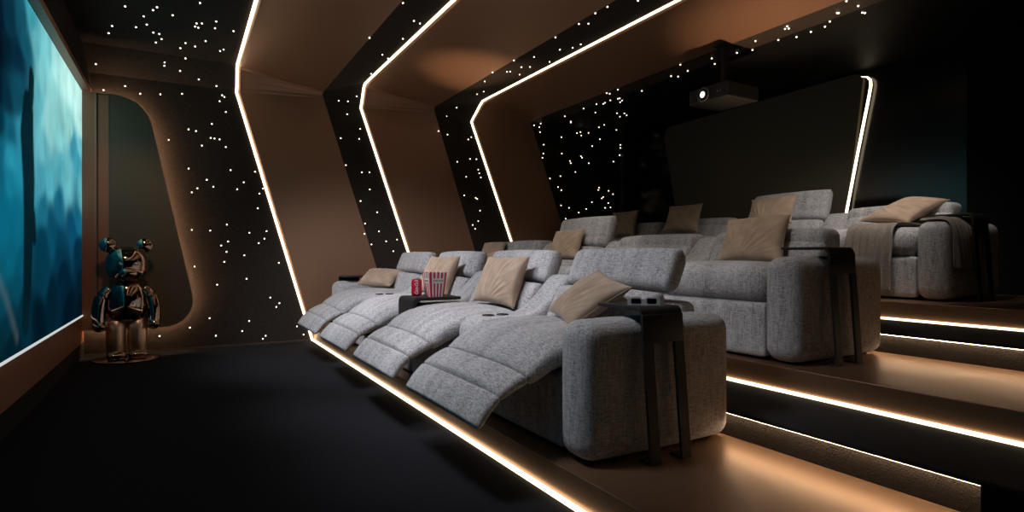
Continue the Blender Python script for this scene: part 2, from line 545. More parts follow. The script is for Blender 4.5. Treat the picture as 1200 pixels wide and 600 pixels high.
# ------------------------------------------------------------------ the screen picture
CTRL = [  # (px, py, r, g, b) colours of the film still
 (0,20,3,25,42),(12,20,8,50,66),(24,20,20,80,100),(36,15,60,150,165),(0,60,2,16,28),(10,60,4,28,42),(22,70,6,40,58),(30,60,20,85,105),
 (42,45,95,175,185),(55,60,120,200,205),(65,75,165,225,222),(80,95,190,240,232),(92,112,190,238,230),(50,90,120,195,200),(62,110,140,205,205),
 (95,140,180,232,224),(80,140,150,215,212),(70,160,130,200,200),(55,140,140,205,205),(45,120,90,170,180),(0,100,3,22,35),(10,110,6,40,56),
 (20,110,14,70,90),(0,140,4,45,62),(12,150,16,90,112),(22,150,45,135,155),(0,180,14,92,115),(15,190,35,135,160),(50,180,100,180,190),
 (70,190,85,170,185),(85,170,60,150,172),(95,170,110,190,200),(92,195,60,150,172),(80,210,100,180,190),(95,225,90,170,180),(60,220,80,165,180),
 (50,215,70,155,172),(15,220,20,115,140),(0,220,12,95,118),(5,260,8,100,125),(20,260,10,100,125),(50,245,24,105,128),(70,245,20,95,122),(70,280,5,60,84),
 (92,250,18,100,130),(85,270,8,75,105),(60,270,9,70,94),(50,290,5,55,76),(70,300,4,50,72),(92,300,4,42,62),(10,290,8,90,112),(25,300,8,80,102),
 (0,310,10,85,105),(50,320,5,55,75),(75,330,3,32,50),(94,335,3,28,42),(20,330,8,72,92),(5,340,8,68,85),(60,350,3,30,45),(80,360,2,20,33),
 (94,360,3,20,30),(30,370,4,40,55),(10,380,5,48,62),(0,400,4,42,55),(15,410,3,30,42),(0,425,4,30,40),(45,380,2,22,34)]
CT = [(Vector((ray(a, b, X=XS).y, ray(a, b, X=XS).z)), srgb(r, g, bb)) for a, b, r, g, bb in CTRL]
def seg_d(p, a, b):
    ab = b-a; t = max(0, min(1, (p-a).dot(ab)/ab.length_squared)); return (p-(a+ab*t)).length
def sp(x, y): v = ray(x, y, X=XS); return Vector((v.y, v.z))
fig = [sp(36, 80), sp(37, 92), sp(36.5, 108), sp(35.5, 122), sp(33, 132), sp(32, 160), sp(34, 210), sp(34, 255), sp(33, 290), sp(32, 340), sp(30, 378)]
figw = [.02, .085, .09, .08, .165, .20, .185, .16, .14, .12, .10]
arm2 = [sp(34, 220), sp(39, 255), sp(40, 277)]
beam = [sp(-6, 318), sp(8, 352), sp(20, 395)]
def film(y, z):
    p = Vector((y+.12*noise.noise(Vector((y*1.6, z*2.2, 40))), z+.12*noise.noise(Vector((y*1.6, z*2.2, 60))))); num = [0, 0, 0]; den = 0
    yy = p.y
    for c, col in CT:
        d2 = ((p.x-c.x)*.8)**2+(p.y-c.y)**2+.004
        w = 1/d2**2.6
        den += w
        for i in range(3): num[i] += w*col[i]
    col = [n/den for n in num]
    st = noise.noise(Vector((y*7, z*2.0, 3.3)))*.3+noise.noise(Vector((y*24, z*4, 9)))*.22+noise.noise(Vector((y*2.2, z*2.8, 5)))*.65+noise.noise(Vector((y*5, z*7, 15)))*.3
    k = max(.45, 1+(.42 if z > 1.5 else .25)*st)
    col = [c*k for c in col]
    m = 0; p = Vector((y, z))
    for (a, b, wa, wb) in zip(fig, fig[1:], figw, figw[1:]):
        ab = b-a; t = max(0, min(1, (p-a).dot(ab)/ab.length_squared))
        d = (p-(a+ab*t)).length; w = wa+(wb-wa)*t
        m = max(m, max(0, min(1, (w-d)/.03+.5)))
    for a, b in zip(arm2, arm2[1:]): m = max(m, max(0, min(1, (.07-seg_d(p, a, b))/.03+.5)))
    dark = (.0015, .010, .015)
    fade = 1 if z > .9 else .65+.35*max(0, (z-.5)/.4)
    m *= .97*fade
    col = [c*(1-m)+d*m for c, d in zip(col, dark)]
    bd = min(seg_d(p, a, b) for a, b in zip(beam, beam[1:]))
    w = max(0, 1-bd/.07)*.30
    if z < 1.3: col = [c*(1-w)+d*w for c, d in zip(col, (.12, .17, .16))]
    return col
NY, NZ = 230, 110
y0, y1, z0, z1 = 1.2, YW-.01, .478, 2.952
verts = []; cols = []
for j in range(NZ+1):
    for i in range(NY+1):
        y = y0+(y1-y0)*i/NY; z = z0+(z1-z0)*j/NZ
        verts.append((XS, y, z)); cols.append((*film(y, z), 1))
faces = [(j*(NY+1)+i, j*(NY+1)+i+1, (j+1)*(NY+1)+i+1, (j+1)*(NY+1)+i) for j in range(NZ) for i in range(NY)]
me = bpy.data.meshes.new('picture'); me.from_pydata(verts, [], faces)
ca = me.color_attributes.new('film', 'FLOAT_COLOR', 'POINT')
for i, c in enumerate(cols): ca.data[i].color = c
mm, nt, bb = new_mat('film picture')
at = nt.nodes.new('ShaderNodeAttribute'); at.attribute_name = 'film'
bb.inputs['Base Color'].default_value = (0, 0, 0, 1); bb.inputs['Roughness'].default_value = .9; bb.inputs['Specular IOR Level'].default_value = 0
nt.links.new(at.outputs['Color'], bb.inputs['Emission Color']); bb.inputs['Emission Strength'].default_value = 1.0
scr = thing('projection_screen', 'huge teal film screen with a dark swimming figure on the front wall', 'screen', (XS, 4.6, .47))
def child_at(o, par):
    o.parent = par; o.matrix_parent_inverse = Matrix.Translation(par.location).inverted(); return o
child_at(link('picture', me, mm), scr)
child_at(box('screen_panel', XS-.049, XS-.002, 1.19, YW-.005, .481, 2.954, M['matte_black']), scr)

# ------------------------------------------------------------------ star lights
from mathutils.bvhtree import BVHTree
bpy.context.view_layer.update()
_v, _f = [], []
for o_ in COL.objects:
    if o_.type == 'MESH' and (o_.name.startswith(('wall_far', 'wall_back', 'wall_band', 'ceiling', 'trim_')) or o_.name in ('wall_panel',)):
        if o_.name.startswith(('trim_floor', 'trim_nosing')): continue
        k = len(_v); _v += [o_.matrix_world @ v.co for v in o_.data.vertices]
        _f += [[k+i for i in p.vertices] for p in o_.data.polygons]
BVH = BVHTree.FromPolygons(_v, _f)
def hit(px, py):
    u = (px-600)/F; v = (300-py)/F
    D = Vector((S+C_*u, C_-S*u, v)).normalized()
    P, n, i, d = BVH.ray_cast(Vector((0, 0, H)), D)
    if n.dot(D) > 0: n = -n
    return P+n*.004, ('ceiling' if abs(n.z) > .8 else 'wall')
A1 = ((100, 0, 3), [(140,21),(252,24),(238,34),(307,52),(205,56),(216,85),(178,94),(94,90),(82,115),(239,113),(260,118),(268,136),(248,148),(403,9),(391,81),(386,92),(397,96),(410,81),(460,74),(456,98),(423,143),(352,150),(334,168),(386,162),(352,205),(279,219),(278,231),(333,249),(474,178),(486,173),(521,108),(37,225),(64,317),(140,303),(193,330),(264,332),(340,330),(399,279),(461,302),(481,335),(489,341),(472,356),(494,394),(363,455),(389,461),(445,436),(293,492),(410,512),(441,485),(454,487),(472,490),(494,517)])
A2 = ((180, 180, 2.727), [(112,48),(246,53),(324,58),(170,84),(140,111),(122,124),(191,106),(267,114),(288,92),(350,112),(338,128),(333,175),(234,227),(122,244),(181,246),(306,253),(361,248),(354,272),(336,286),(216,294),(238,281),(233,314),(290,325),(226,346),(400,349),(131,361),(297,400),(203,419),(373,460),(402,478),(392,490),(179,526),(116,556),(305,535),(283,567),(199,582),(19,583),(358,582),(349,592),(458,552),(479,578)])
B1 = ((380, 60, 2.5), [(42,145),(69,147),(95,132),(67,185),(48,255),(105,228),(102,257),(63,334),(110,355),(132,355),(133,405),(106,439),(155,472),(119,505),(118,535),(160,528),(138,566),(181,557),(213,552),(202,586)])
B2 = ((0, 0, 1), [(472,3),(485,24),(492,27),(433,44),(472,45),(448,63.6),(454.6,68),(434.8,86)])
C1 = ((500, 120, 3.333), [(117,20),(77,54),(46,112),(81,126),(162,145),(174,136),(119,232),(169,221),(194,222),(154,291),(201,263),(205,277),(211,293),(146,363),(191,373),(197,377),(208,423),(201,464),(179,479),(189,494)])
C2 = ((500, 0, 4), [(236,440),(267,428),(272,380),(309,338),(376,335),(391,334),(409,282),(444,313),(503,265),(484,312),(435,348),(603,173),(624,231),(684,222),(722,206),(576,288),(713,110),(758,109),(790,60),(847,30),(990,1)])
D1 = ((620, 100, 7.5), [(43,352),(101,336),(88,368),(95,412),(128,522),(284,457),(314,269),(367,315),(367,325),(420,420),(450,411),(458,441),(521,418),(479,201),(593,163),(583,237),(652,160),(667,150),(714,129),(683,66),(709,71),(780,35),(780,115),(797,112),(817,131),(801,146),(773,243),(838,244),(858,261),(799,273),(615,366),(660,345),(768,390),(622,474),(554,535),(804,524),(804,550)])
D2 = ((620, 170, 6.667), [(111,67),(104,100),(255,67),(318,125),(325,142),(404,87),(413,99),(466,142),(361,211),(244,243),(162,261),(226,328),(251,353),(249,472),(311,491),(285,575),(387,527),(446,499),(490,446),(545,333),(540,351),(567,416),(578,406),(618,453),(593,491),(635,487),(620,358),(655,384),(659,130),(706,79),(492,8)])
E1 = ((760, 0, 2.307), [(86,174),(61,205),(80,206),(106,191),(171,157),(179,172),(239,142),(281,134),(289,110),(351,107),(400,99),(439,85),(369,77),(375,70),(379,76),(477,71),(490,57),(510,34),(514,34),(535,2),(567,15),(578,33),(585,34),(-18,245)])
bm = bmesh.new(); bmesh.ops.create_icosphere(bm, subdivisions=1, radius=1)
star_me = bpy.data.meshes.new('star_light'); bm.to_mesh(star_me); bm.free(); star_me.materials.append(M['star'])
for (zone, sets) in (('left of the first lit rib', (A1, A2)), ('between the first and second lit ribs', (B1, B2)),
                     ('between the second and third lit ribs', (C1, C2)), ('behind the third lit rib', (D1, D2, E1))):
    for (ox, oy, sc), L in sets:
        for x, y in L:
            P, kind = hit(ox+x/sc, oy+y/sc)
            s = bpy.data.objects.new('star_light', star_me); COL.objects.link(s)
            s.location = P; d = (P-Vector((0, 0, H))).length
            s.scale = (.0062+.0004*d,)*3
            tag(s, 'tiny round star light glowing in the black %s %s' % (kind, zone), 'star light',
                group='star lights in the %s %s' % (kind, zone))

# ------------------------------------------------------------------ sofas (local: x depth, y across, z up from the platform)
SY = [2.36, 3.595, 4.83, 6.065]          # near edge of each seat, nearest first
SW = .97
def headrest_raised(y0, y1, par, lift=0):
    if lift:
        return pad('headrest', [(2.285, .790, .13), (2.315, .88, .15), (2.345, .98, .15), (2.375, 1.08, .15), (2.405, 1.145, .14)], y0+.005, y1-.005, M['fabric'], par, per=5, e=5, endr=.05, dome=.01, seams=(.11,))
    o = pad('headrest', [(2.300, .798, .14), (2.335, .89, .155), (2.375, .985, .155), (2.415, 1.05, .145)], y0+.005, y1-.005, M['fabric'], par, per=5, e=5, endr=.05, dome=.01)
    return o
def sofa(label, dx, dy, dz, recl, raised, lift=0):
    t = thing('recliner_sofa', label, 'sofa', (dx+2.08, 4.7+dy, dz))
    base = Vector((2.08, 4.7, 0))
    before = set(COL.objects)
    # arms
    for k, (ya, yb) in enumerate(((2.11, 2.36), (7.06, 7.31))):
        a = softbox('armrest', 1.595, 2.565, ya, yb, .015, .67, .085, M['fabric'], t, (.008, .006, .008), (22, 10, 18))
        ys = ya+.012 if k == 0 else yb-.012
        pts = [(1.66, ys, .05)]
        x0, x1_, zt, r = 1.66, 2.50, .615, .10
        L = [(x0, .04)]+[(x0, .2), (x0, .4)]+arc(x0+r, zt-r, r, 180, 90, 6)+[(1.95, zt), (2.2, zt)]+arc(x1_-r, zt-r, r, 90, 0, 6)+[(x1_, .3), (x1_, .04)]
        yv = (ya-.001) if k == 0 else (yb+.001)
        bmp = bmesh.new()
        tube(bmp, [(1.625, ya+.05 if k == 0 else yb-.05, .05)]+[(1.618, ya+.052 if k == 0 else yb-.052, z) for z in (.15, .3, .45, .55)] +
             [(1.628+.075*(1-math.cos(math.radians(aa))), (ya+.052 if k == 0 else yb-.052), .572+.075*math.sin(math.radians(aa))) for aa in (15, 40, 65, 90)] +
             [(x, ya+.052 if k == 0 else yb-.052, .660) for x in (1.9, 2.1, 2.3, 2.45)], .0035, 6)
        obj('piping', bmp, M['piping'], a)
    # consoles between seats
    def outline():
        p = [(1.625, .02)]+arc(1.735, .467, .11, 180, 90, 7)+[(1.85, .577), (2.0, .578)]
        p += [(2.06, .588), (2.12, .612), (2.18, .655), (2.24, .712), (2.30, .775), (2.345, .82), (2.39, .842), (2.44, .842), (2.50, .81), (2.54, .76), (2.555, .68), (2.555, .02)]
        return p
    for k, yc in enumerate((3.33, 4.565, 5.80)):
        c = extrude_xz('console', outline(), yc, yc+.265, M['fabric'], t, .035, 4)
        if k != 1:
            for xx in (1.79, 1.90):
                bmc = bmesh.new()
                lathe(bmc, [(0, .574), (.030, .574), (.034, .584), (.041, .584), (.043, .580), (.043, .572)], xx, yc+.1325, 24)
                obj('cup_holder', bmc, M['cup'], c)
    # back shell
    softbox('back_shell', 2.40, 2.56, 2.345, 7.08, .02, .72, .05, M['fabric'], t, (.0, 0, 0), (8, 30, 12))
    box('plinth', 1.68, 2.50, 2.20, 7.22, 0, .05, M['matte_black'], t)
    for k, y0 in enumerate(SY):
        y1 = y0+SW
        if k in recl:
            pad('seat_cushion', [(1.40, .432, .13), (1.53, .520, .15), (1.68, .572, .17), (1.9, .588, .17), (2.17, .58, .16)], y0, y1, M['fabric'], t, per=6, e=3.6, endr=.025, seams=(.03,), dome=.022, yseed=k*9)
            fr = pad('footrest', [(1.255, .350, .085), (1.33, .398, .095), (1.415, .436, .10)], y0+.004, y1-.004, M['fabric'], t, per=6, e=3.6, endr=.022, dome=.012, yseed=k*5)
            pad('footrest_flap', [(1.140, .205, .07), (1.19, .285, .085), (1.258, .352, .085)], y0+.006, y1-.006, M['fabric'], fr, per=6, e=3.6, endr=.022, dome=.012, yseed=k*3)
            softbox('front_panel', 1.635, 1.80, y0, y1, .02, .40, .03, M['fabric'], t, (.006, 0, 0))
            bmm = bmesh.new(); yy = y1-.2
            tube(bmm, [(1.36, yy, .32), (1.42, yy, .25), (1.52, yy, .22), (1.66, yy, .20)], .012, 8)
            obj('recline_mechanism', bmm, M['steel'], t)
        else:
            softbox('seat_cushion', 1.61, 2.20, y0, y1, .365, .625, .10, M['fabric'], t, (.012, 0, .02), (18, 22, 12))
            softbox('front_panel', 1.625, 1.80, y0, y1, .02, .375, .03, M['fabric'], t, (.010, 0, 0))
        # backrest: lumbar pad
        pad('backrest', [(2.115, .53, .12), (2.155, .62, .15), (2.205, .72, .15), (2.262, .805, .13)], y0+.004, y1-.004, M['fabric'], t, per=5, e=5, endr=.04, dome=.012)
        if k in raised:
            headrest_raised(y0, y1, t, lift)
            for yy in (y0+.25, y1-.25):
                bmm = bmesh.new(); tube(bmm, [(2.42, yy, .60), (2.40, yy, .84)], .012, 8)
                obj('headrest_bracket', bmm, M['steel'], t)
        else:
            softbox('headrest', 2.255, 2.50, y0+.004, y1-.004, .70, .875, .06, M['fabric'], t, (0, 0, .01), (12, 20, 10))
    for o in set(COL.objects)-before:
        if o.parent == t: o.matrix_parent_inverse = Matrix.Translation(-base)
    return t
sofa('front row grey linen sofa with four reclined seats and raised footrests', 0, 0, Z1, (0, 1, 2, 3), (0, 1, 2, 3))
sofa('middle row grey linen sofa, upright, on the second platform', 1.64, .08, Z2, (), (2,), 1)
sofa('back row grey linen sofa with one raised headrest, on the top platform', 3.80, .22, Z3, (), (1,), 1)

# ------------------------------------------------------------------ pillows from four corners
def pillow(label, BL, BR, TR, TL, th=.15, seed=0, fan=(.35, -.1), group=None, wr=1.0, front=None):
    P = [Vector(p) for p in (BL, BR, TR, TL)]
    cen = sum(P, Vector())/4
    nrm = ((P[1]-P[0]).cross(P[3]-P[0])+(P[3]-P[2]).cross(P[1]-P[2])).normalized()
    ref = front if front else Vector((0, 0, H))-cen
    if nrm.dot(ref) < 0: nrm = -nrm
    n = 60; bm = bmesh.new()
    def pos(u, v, side):
        a, b = 2*u-1, 2*v-1
        # corners pulled out, edges slightly waisted
        k = 1-.11*(1-a*a)*(b*b)**2; l = 1-.11*(1-b*b)*(a*a)**2
        uu = .5+.5*a*l; vv = .5+.5*b*k
        p = P[0]*(1-uu)*(1-vv)+P[1]*uu*(1-vv)+P[2]*uu*vv+P[3]*(1-uu)*vv
        h = max(0, (1-a*a))**.42*max(0, (1-b*b))**.42
        fx, fy = u-fan[0], v-fan[1]
        ang = math.atan2(fx, fy); rr = math.hypot(fx, fy)
        w = math.sin(ang*34+3*noise.noise(Vector((ang*6, rr*2, seed))))*.0065+noise.noise(Vector((ang*22, rr*3.5, seed)))*.010
        w += noise.noise(Vector((u*3, v*3, seed+9)))*.012
        edge = min(1, 4*min(u, 1-u, v, 1-v)+.0)
        return p+nrm*side*(th/2*h+w*edge*wr*h)
    grids = []
    for side in (1, -1):
        g = [[None]*(n+1) for _ in range(n+1)]
        for i in range(n+1):
            for j in range(n+1):
                if side == -1 and (i in (0, n) or j in (0, n)): g[i][j] = grids[0][i][j]
                else: g[i][j] = bm.verts.new(pos(i/n, j/n, side)-cen)
        grids.append(g)
        for i in range(n):
            for j in range(n): bm.faces.new((g[i][j], g[i+1][j], g[i+1][j+1], g[i][j+1]))
    o = obj('throw_pillow', bm, M['pillow']); o.location = cen
    seamb = bmesh.new()
    g = grids[0] if False else None
    pts = []
    for e in range(4):
        for i in range(0, n, 3):
            t_ = i/n
            uv = [(t_, 0), (1, t_), (1-t_, 1), (0, 1-t_)][e]
            pts.append(pos(uv[0], uv[1], 1)-cen)
    tube(seamb, pts, .0028, 5, True)
    obj('piping', seamb, M['pillow'], o)
    tag(o, label, 'pillow', group)
    return o
R = ray
W = Vector((-1, -.2, .2))
pillow('beige velvet pillow upright on the reclined seat right of the popcorn box', (1.98, 4.10, .775), (2.09, 3.645, .745), (2.27, 3.71, 1.125), (2.16, 4.16, 1.125), .17, 1)
pillow('beige velvet pillow upright directly behind the popcorn box', (1.98, 5.335, .775), (2.09, 4.89, .745), (2.27, 4.96, 1.125), (2.16, 5.40, 1.125), .17, 2)
pillow('beige velvet pillow lying slumped on the farthest reclined seat of the front row', (1.80, 6.86, .80), (2.06, 6.42, .785), (2.33, 6.68, .945), (2.01, 7.06, .965), .15, 3, (.5, -.2), front=Vector((-.5, -.5, .8)))
pillow('beige velvet pillow tipped onto its corner beside the nearest armrest of the front row', R(667, 386, X=1.83), R(741, 336.5, X=2.10), R(703, 316, X=2.20), R(642, 364, X=2.00), .15, 4, (-.1, .5))
pillow('beige velvet pillow on the nearest upright seat of the middle row', R(840, 307, X=3.62), R(918, 308, X=3.66), R(927.5, 251, X=3.92), R(853, 258, X=3.84), .17, 5, (.35, -.05))
pillow('beige velvet pillow in front of the raised headrest of the middle row', R(641, 306, X=3.66), R(677, 303, X=3.70), R(685, 268, X=3.92), R(652, 271, X=3.86), .15, 6)
pillow('beige velvet pillow low on the farthest seat of the middle row', R(560, 306, X=3.5), R(588, 305, X=3.55), R(594, 284, X=3.9), R(568, 285, X=3.86), .13, 7)
pillow('beige velvet pillow on the farthest seat of the back row', R(717, 277, X=5.86), R(743, 277, X=5.88), R(749, 246, X=6.08), R(718, 249, X=6.06), .14, 8)
pillow('beige velvet pillow on the back row seat left of the raised headrest', R(777, 271, X=5.86), R(818, 272, X=5.88), R(824, 238, X=6.08), R(785, 242, X=6.06), .14, 9)
pillow('beige velvet pillow leaning on the raised headrest of the back row', R(874, 262, X=5.86), R(928, 262, X=5.90), R(935, 228, X=6.12), R(881, 234.5, X=6.10), .14, 10)
pillow('beige velvet pillow slumped flat across the nearest seat of the back row', R(1006, 259, X=5.72), R(1064, 261, X=5.74), R(1113, 234, X=6.12), R(1066, 231.5, X=6.14), .15, 11, (-.1, .5), front=Vector((-.7, -.3, .8)))

# ------------------------------------------------------------------ C shaped side tables
def c_table(label, x0, x1, ya, s, dz, reach=.33, cat='side table'):
    """upright plate outside the arm at y=ya, top reaching over it; s=+1 reaches towards +y"""
    t = thing('side_table', label, cat, ((x0+x1)/2, ya-s*.05, dz))
    T = Matrix.Translation((-(x0+x1)/2, -(ya-s*.05), 0))
    th = .016; zt = .735; r = .035; lean = .045
    # side profile in (y,z): foot, upright leaning, rounded corner, top
    prof = [(ya-s*lean, .0)]
    # outer then inner line
    def off(y): return y
    outer = [(ya-s*lean, .555), (ya-s*.006, zt-r)]
    for k in range(6):
        a = PI-(PI/2)*k/5
        outer.append((ya+s*(r+r*math.cos(a)), zt-r+r*math.sin(a)))
    outer.append((ya+s*reach, zt))
    inner = [(ya+s*reach, zt-th)]
    for k in range(5, -1, -1):
        a = PI-(PI/2)*k/5
        inner.append((ya+s*(r+(r-th)*math.cos(a)), zt-r+(r-th)*math.sin(a)))
    inner += [(ya-s*.006+s*th, zt-r), (ya-s*lean*.30+s*th, .565)]
    outer[0] = (ya-s*lean*.30, .565)
    bm = bmesh.new(); pl = outer+inner
    a = [bm.verts.new((x0, y, z)) for y, z in pl]; b = [bm.verts.new((x1, y, z)) for y, z in pl]
    bm.faces.new(a); bm.faces.new(b[::-1])
    for i in range(len(pl)): bm.faces.new((a[i], a[(i+1) % len(pl)], b[(i+1) % len(pl)], b[i]))
    bm.transform(T); o = obj('table_top', bm, M['steel'], t); bevel(o, .003, 2, 40)
    for (xa, xb, drift) in ((x0, x0+.062, .02), (x1-.062, x1, .02)):
        bm = bmesh.new()
        yt = ya-s*lean*.30; yb = ya-s*lean
        vs = add_box(bm, xa, xb, 0, th, 0, .566)
        for v in vs:
            f = v.co.z/.566
            y_ = (yb+(yt-yb)*f)+s*(v.co.y)
            v.co.y = y_; v.co.x += drift*(1-f)
        bm.transform(T); l = obj('leg', bm, M['steel'], t, False); bevel(l, .002, 2)
        bm = bmesh.new(); 
        y1_, y2_ = sorted((yb, yb+s*.085))
        add_box(bm, xa+drift, xb+drift, y1_, y2_, .001, .012); bm.transform(T)
        f_ = obj('foot', bm, M['steel'], l, False)
    # little gusset fillets at the slot top
    return t
c_table('black C shaped side table on the front row near armrest, 3D glasses on it', 1.875, 2.135, 2.06, 1, Z1)
c_table('black C shaped side table at the near end of the middle row', 3.47, 3.745, 2.14, 1, Z2)
c_table('black C shaped side table at the near end of the back row, beside a throw', 5.66, 5.93, 2.27, 1, Z3)
c_table('small black side table at the far end of the front row by the lit wall', 1.70, 1.96, 7.36, -1, Z1)

# swivel tray over the middle console of the front row
tr = thing('console_tray', 'black wrap-around tray on the front row console holding can and popcorn', 'tray', (1.83, 4.70, Z1+.58))
T = Matrix.Translation((-1.83, -4.70, -(Z1+.58)))
def tray_part(name, pts, ya, yb, m, par):
    bm = bmesh.new()
    a = [bm.verts.new((x, ya, z)) for x, z in pts]; b = [bm.verts.new((x, yb, z)) for x, z in pts]
    bm.faces.new(a); bm.faces.new(b[::-1])
    for i in range(len(pts)): bm.faces.new((a[i], a[(i+1) % len(pts)], b[(i+1) % len(pts)], b[i]))
    bm.transform(T); o = obj(name, bm, m, par, False); bevel(o, .006, 2, 40); return o
zz = .792; TX = .0; TY = -.12
out = [(1.60, .63)]+[(1.60, .74)]+[(1.60+.04-.04*math.cos(a), zz-.04+.04*math.sin(a)) for a in (.4, .8, 1.2, PI/2)]+[(2.02, zz), (2.02, zz-.022)]
inn = [(1.66, zz-.022), (1.630, zz-.05), (1.622, .62)]
out = [(x+TX, z) for x, z in out]; inn = [(x+TX, z) for x, z in inn]
tray_part('tray_top', out+inn, 4.40, 4.76, M['steel'], tr)
tray_part('tray_rim', [(1.67+TX, zz-.038), (2.01+TX, zz-.038), (2.02+TX, zz-.026), (1.66+TX, zz-.026)], 4.392, 4.755, mat('pale tray liner', (.45, .42, .40), .6), tr)

# ------------------------------------------------------------------ drinks can with script
def text_mesh(name, txt, size, m, par, Mx, shear=0, ext=.0006, bend=None, sx=1.0, off=0):
    cu = bpy.data.curves.new(name, 'FONT'); cu.body = txt; cu.size = size; cu.shear = shear; cu.extrude = ext
    cu.align_x = 'CENTER'; cu.align_y = 'CENTER'; cu.offset = off
    to = bpy.data.objects.new(name, cu); COL.objects.link(to)
    bpy.context.view_layer.update()
    dg = bpy.context.evaluated_depsgraph_get()
    me = bpy.data.meshes.new_from_object(to.evaluated_get(dg))
    bpy.data.objects.remove(to, do_unlink=True)
    for v in me.vertices:
        c = v.co.copy(); c.x *= sx
        if bend: c = bend(c)
        v.co = Mx @ c
    return link(name, me, m, par)
cy_ = ray(489, 349, Z=Z1+.65); 
cx0, cy0, zt0 = 1.675, 4.52, zz
dcam = Vector((-cx0, -cy0, 0)).normalized()
can = thing('soda_can', 'red drinks can with white script standing on the black console tray', 'can', (cx0, cy0, zt0))
bm = bmesh.new(); lathe(bm, [(.030, .004), (.040, .016), (.043, .028), (.043, .130), (.041, .138), (.034, .148)], 0, 0, 36)
obj('can_body', bm, M['red'], can)
bm = bmesh.new(); lathe(bm, [(0, .145), (.031, .145), (.033, .151), (.036, .151), (.036, .146)], 0, 0, 36); obj('lid', bm, M['alu'], can)
bm = bmesh.new(); lathe(bm, [(0, .001), (.030, .001), (.032, .006)], 0, 0, 30); obj('can_base', bm, M['alu'], can)
bm = bmesh.new(); lathe(bm, [(0, .153), (.011, .153), (.011, .1545), (0, .1545)], 0, 0, 12, Matrix.Translation((.008, 0, 0))); obj('pull_tab', bm, M['alu'], can)
ang = math.atan2(dcam.y, dcam.x)
def on_can(c):                      # text x runs up the can, text y wraps around it
    a = ang-c.y/.0436
    return Vector((.0437*math.cos(a), .0437*math.sin(a), .080+c.x))
text_mesh('lettering', 'Coca-Cola', .040, M['white'], can, Matrix(), .45, .0, on_can, .66, .0008)

# popcorn box: striped tapered carton
px0, py0 = 1.82, 4.49
pop = thing('popcorn_box', 'red and white striped popcorn carton on the black console tray', 'popcorn box', (px0, py0, zz), ang+math.radians(112))
pop.scale = (.93, .93, .95)
mw = M['white']; mr = mat('carton red', (.50, .015, .03), .6)
def carton():
    bm = bmesh.new(); h = .205; b_, t_ = .062, .082; ns = 9
    for side in range(4):
        Rm = Matrix.Rotation(side*PI/2, 4, 'Z')
        for i in range(ns):
            q = []
            for f, hw, z in ((i/ns, b_, 0), ((i+1)/ns, b_, 0), ((i+1)/ns, t_, h), (i/ns, t_, h)):
                q.append((( 2*f-1)*hw, -hw, z))
            # scalloped top
            m0 = (q[2][0]+q[3][0])/2
            vs = [bm.verts.new(Rm @ Vector(p)) for p in q[:3]]+[bm.verts.new(Rm @ Vector((q[2][0]*.6+m0*.4, -t_, h+.008))), bm.verts.new(Rm @ Vector((q[3][0]*.6+m0*.4, -t_, h+.008))), bm.verts.new(Rm @ Vector(q[3]))]
            f_ = bm.faces.new(vs); f_.material_index = 1 if i % 2 == 0 else 0
    q = [bm.verts.new((x, y, .001)) for x, y in ((-b_, -b_), (b_, -b_), (b_, b_), (-b_, b_))]
    bm.faces.new(q)
    return bm
o = obj('carton', carton(), [mw, mr], pop, False)
for rz in (0, -PI/2):
    Rm = Matrix.Rotation(rz, 4, 'Z')
    bm = bmesh.new(); L = rounded_poly([(-.055, .118), (.055, .118), (.055, .160), (-.055, .160)], .016, 4)
    f = [bm.verts.new(Rm @ Vector((x, -(.062+.02*z/.205)-.003, z))) for x, z in L]; bm.faces.new(f)
    lb = obj('label_patch', bm, mat('cream label', (.75, .70, .62), .6), pop, False)
    text_mesh('lettering', 'POPCORN', .021, M['ink'], lb, Rm @ Matrix.Translation((0, -.0802, .139)) @ Matrix.Rotation(PI/2, 4, 'X') @ Matrix.Rotation(-.09, 4, 'X'), 0, .0002, None, .95, .0006)
random.seed(3)
bm = bmesh.new()
for i in range(70):
    a, r = random.uniform(0, 2*PI), .066*math.sqrt(random.random())
    bmesh.ops.create_icosphere(bm, subdivisions=1, radius=random.uniform(.008, .013), matrix=Matrix.Translation((r*math.cos(a), r*math.sin(a), .185+.012*random.random())))
tag(obj('popcorn', bm, M['cream'], pop), kind='stuff')

# ------------------------------------------------------------------ card 3D glasses
gl = thing('paper_glasses', 'white card 3D glasses with black lenses on the near side table', 'glasses', (2.0, 2.12, Z1+.7355))
gp = ray(756, 352, Z=Z1+.755)
gl.location = (1.965, 2.145, Z1+.7358)
gl.rotation_euler = (0, 0, math.atan2(-1.965, 2.145)+math.radians(4))
bm = bmesh.new()
Lo = [(-.078, 0), (.078, 0), (.078, .034), (.068, .040), (.018, .040), (.004, .028), (-.004, .028), (-.018, .040), (-.068, .040), (-.078, .034)]
Lo = [(x, z) for x, z in Lo]
a = [bm.verts.new((x, 0, z+.001)) for x, z in Lo]; b = [bm.verts.new((x, .0015, z+.001)) for x, z in Lo]
bm.faces.new(a); bm.faces.new(b[::-1])
for i in range(len(Lo)): bm.faces.new((a[i], a[(i+1) % len(Lo)], b[(i+1) % len(Lo)], b[i]))
obj('frame', bm, M['white'], gl, False)
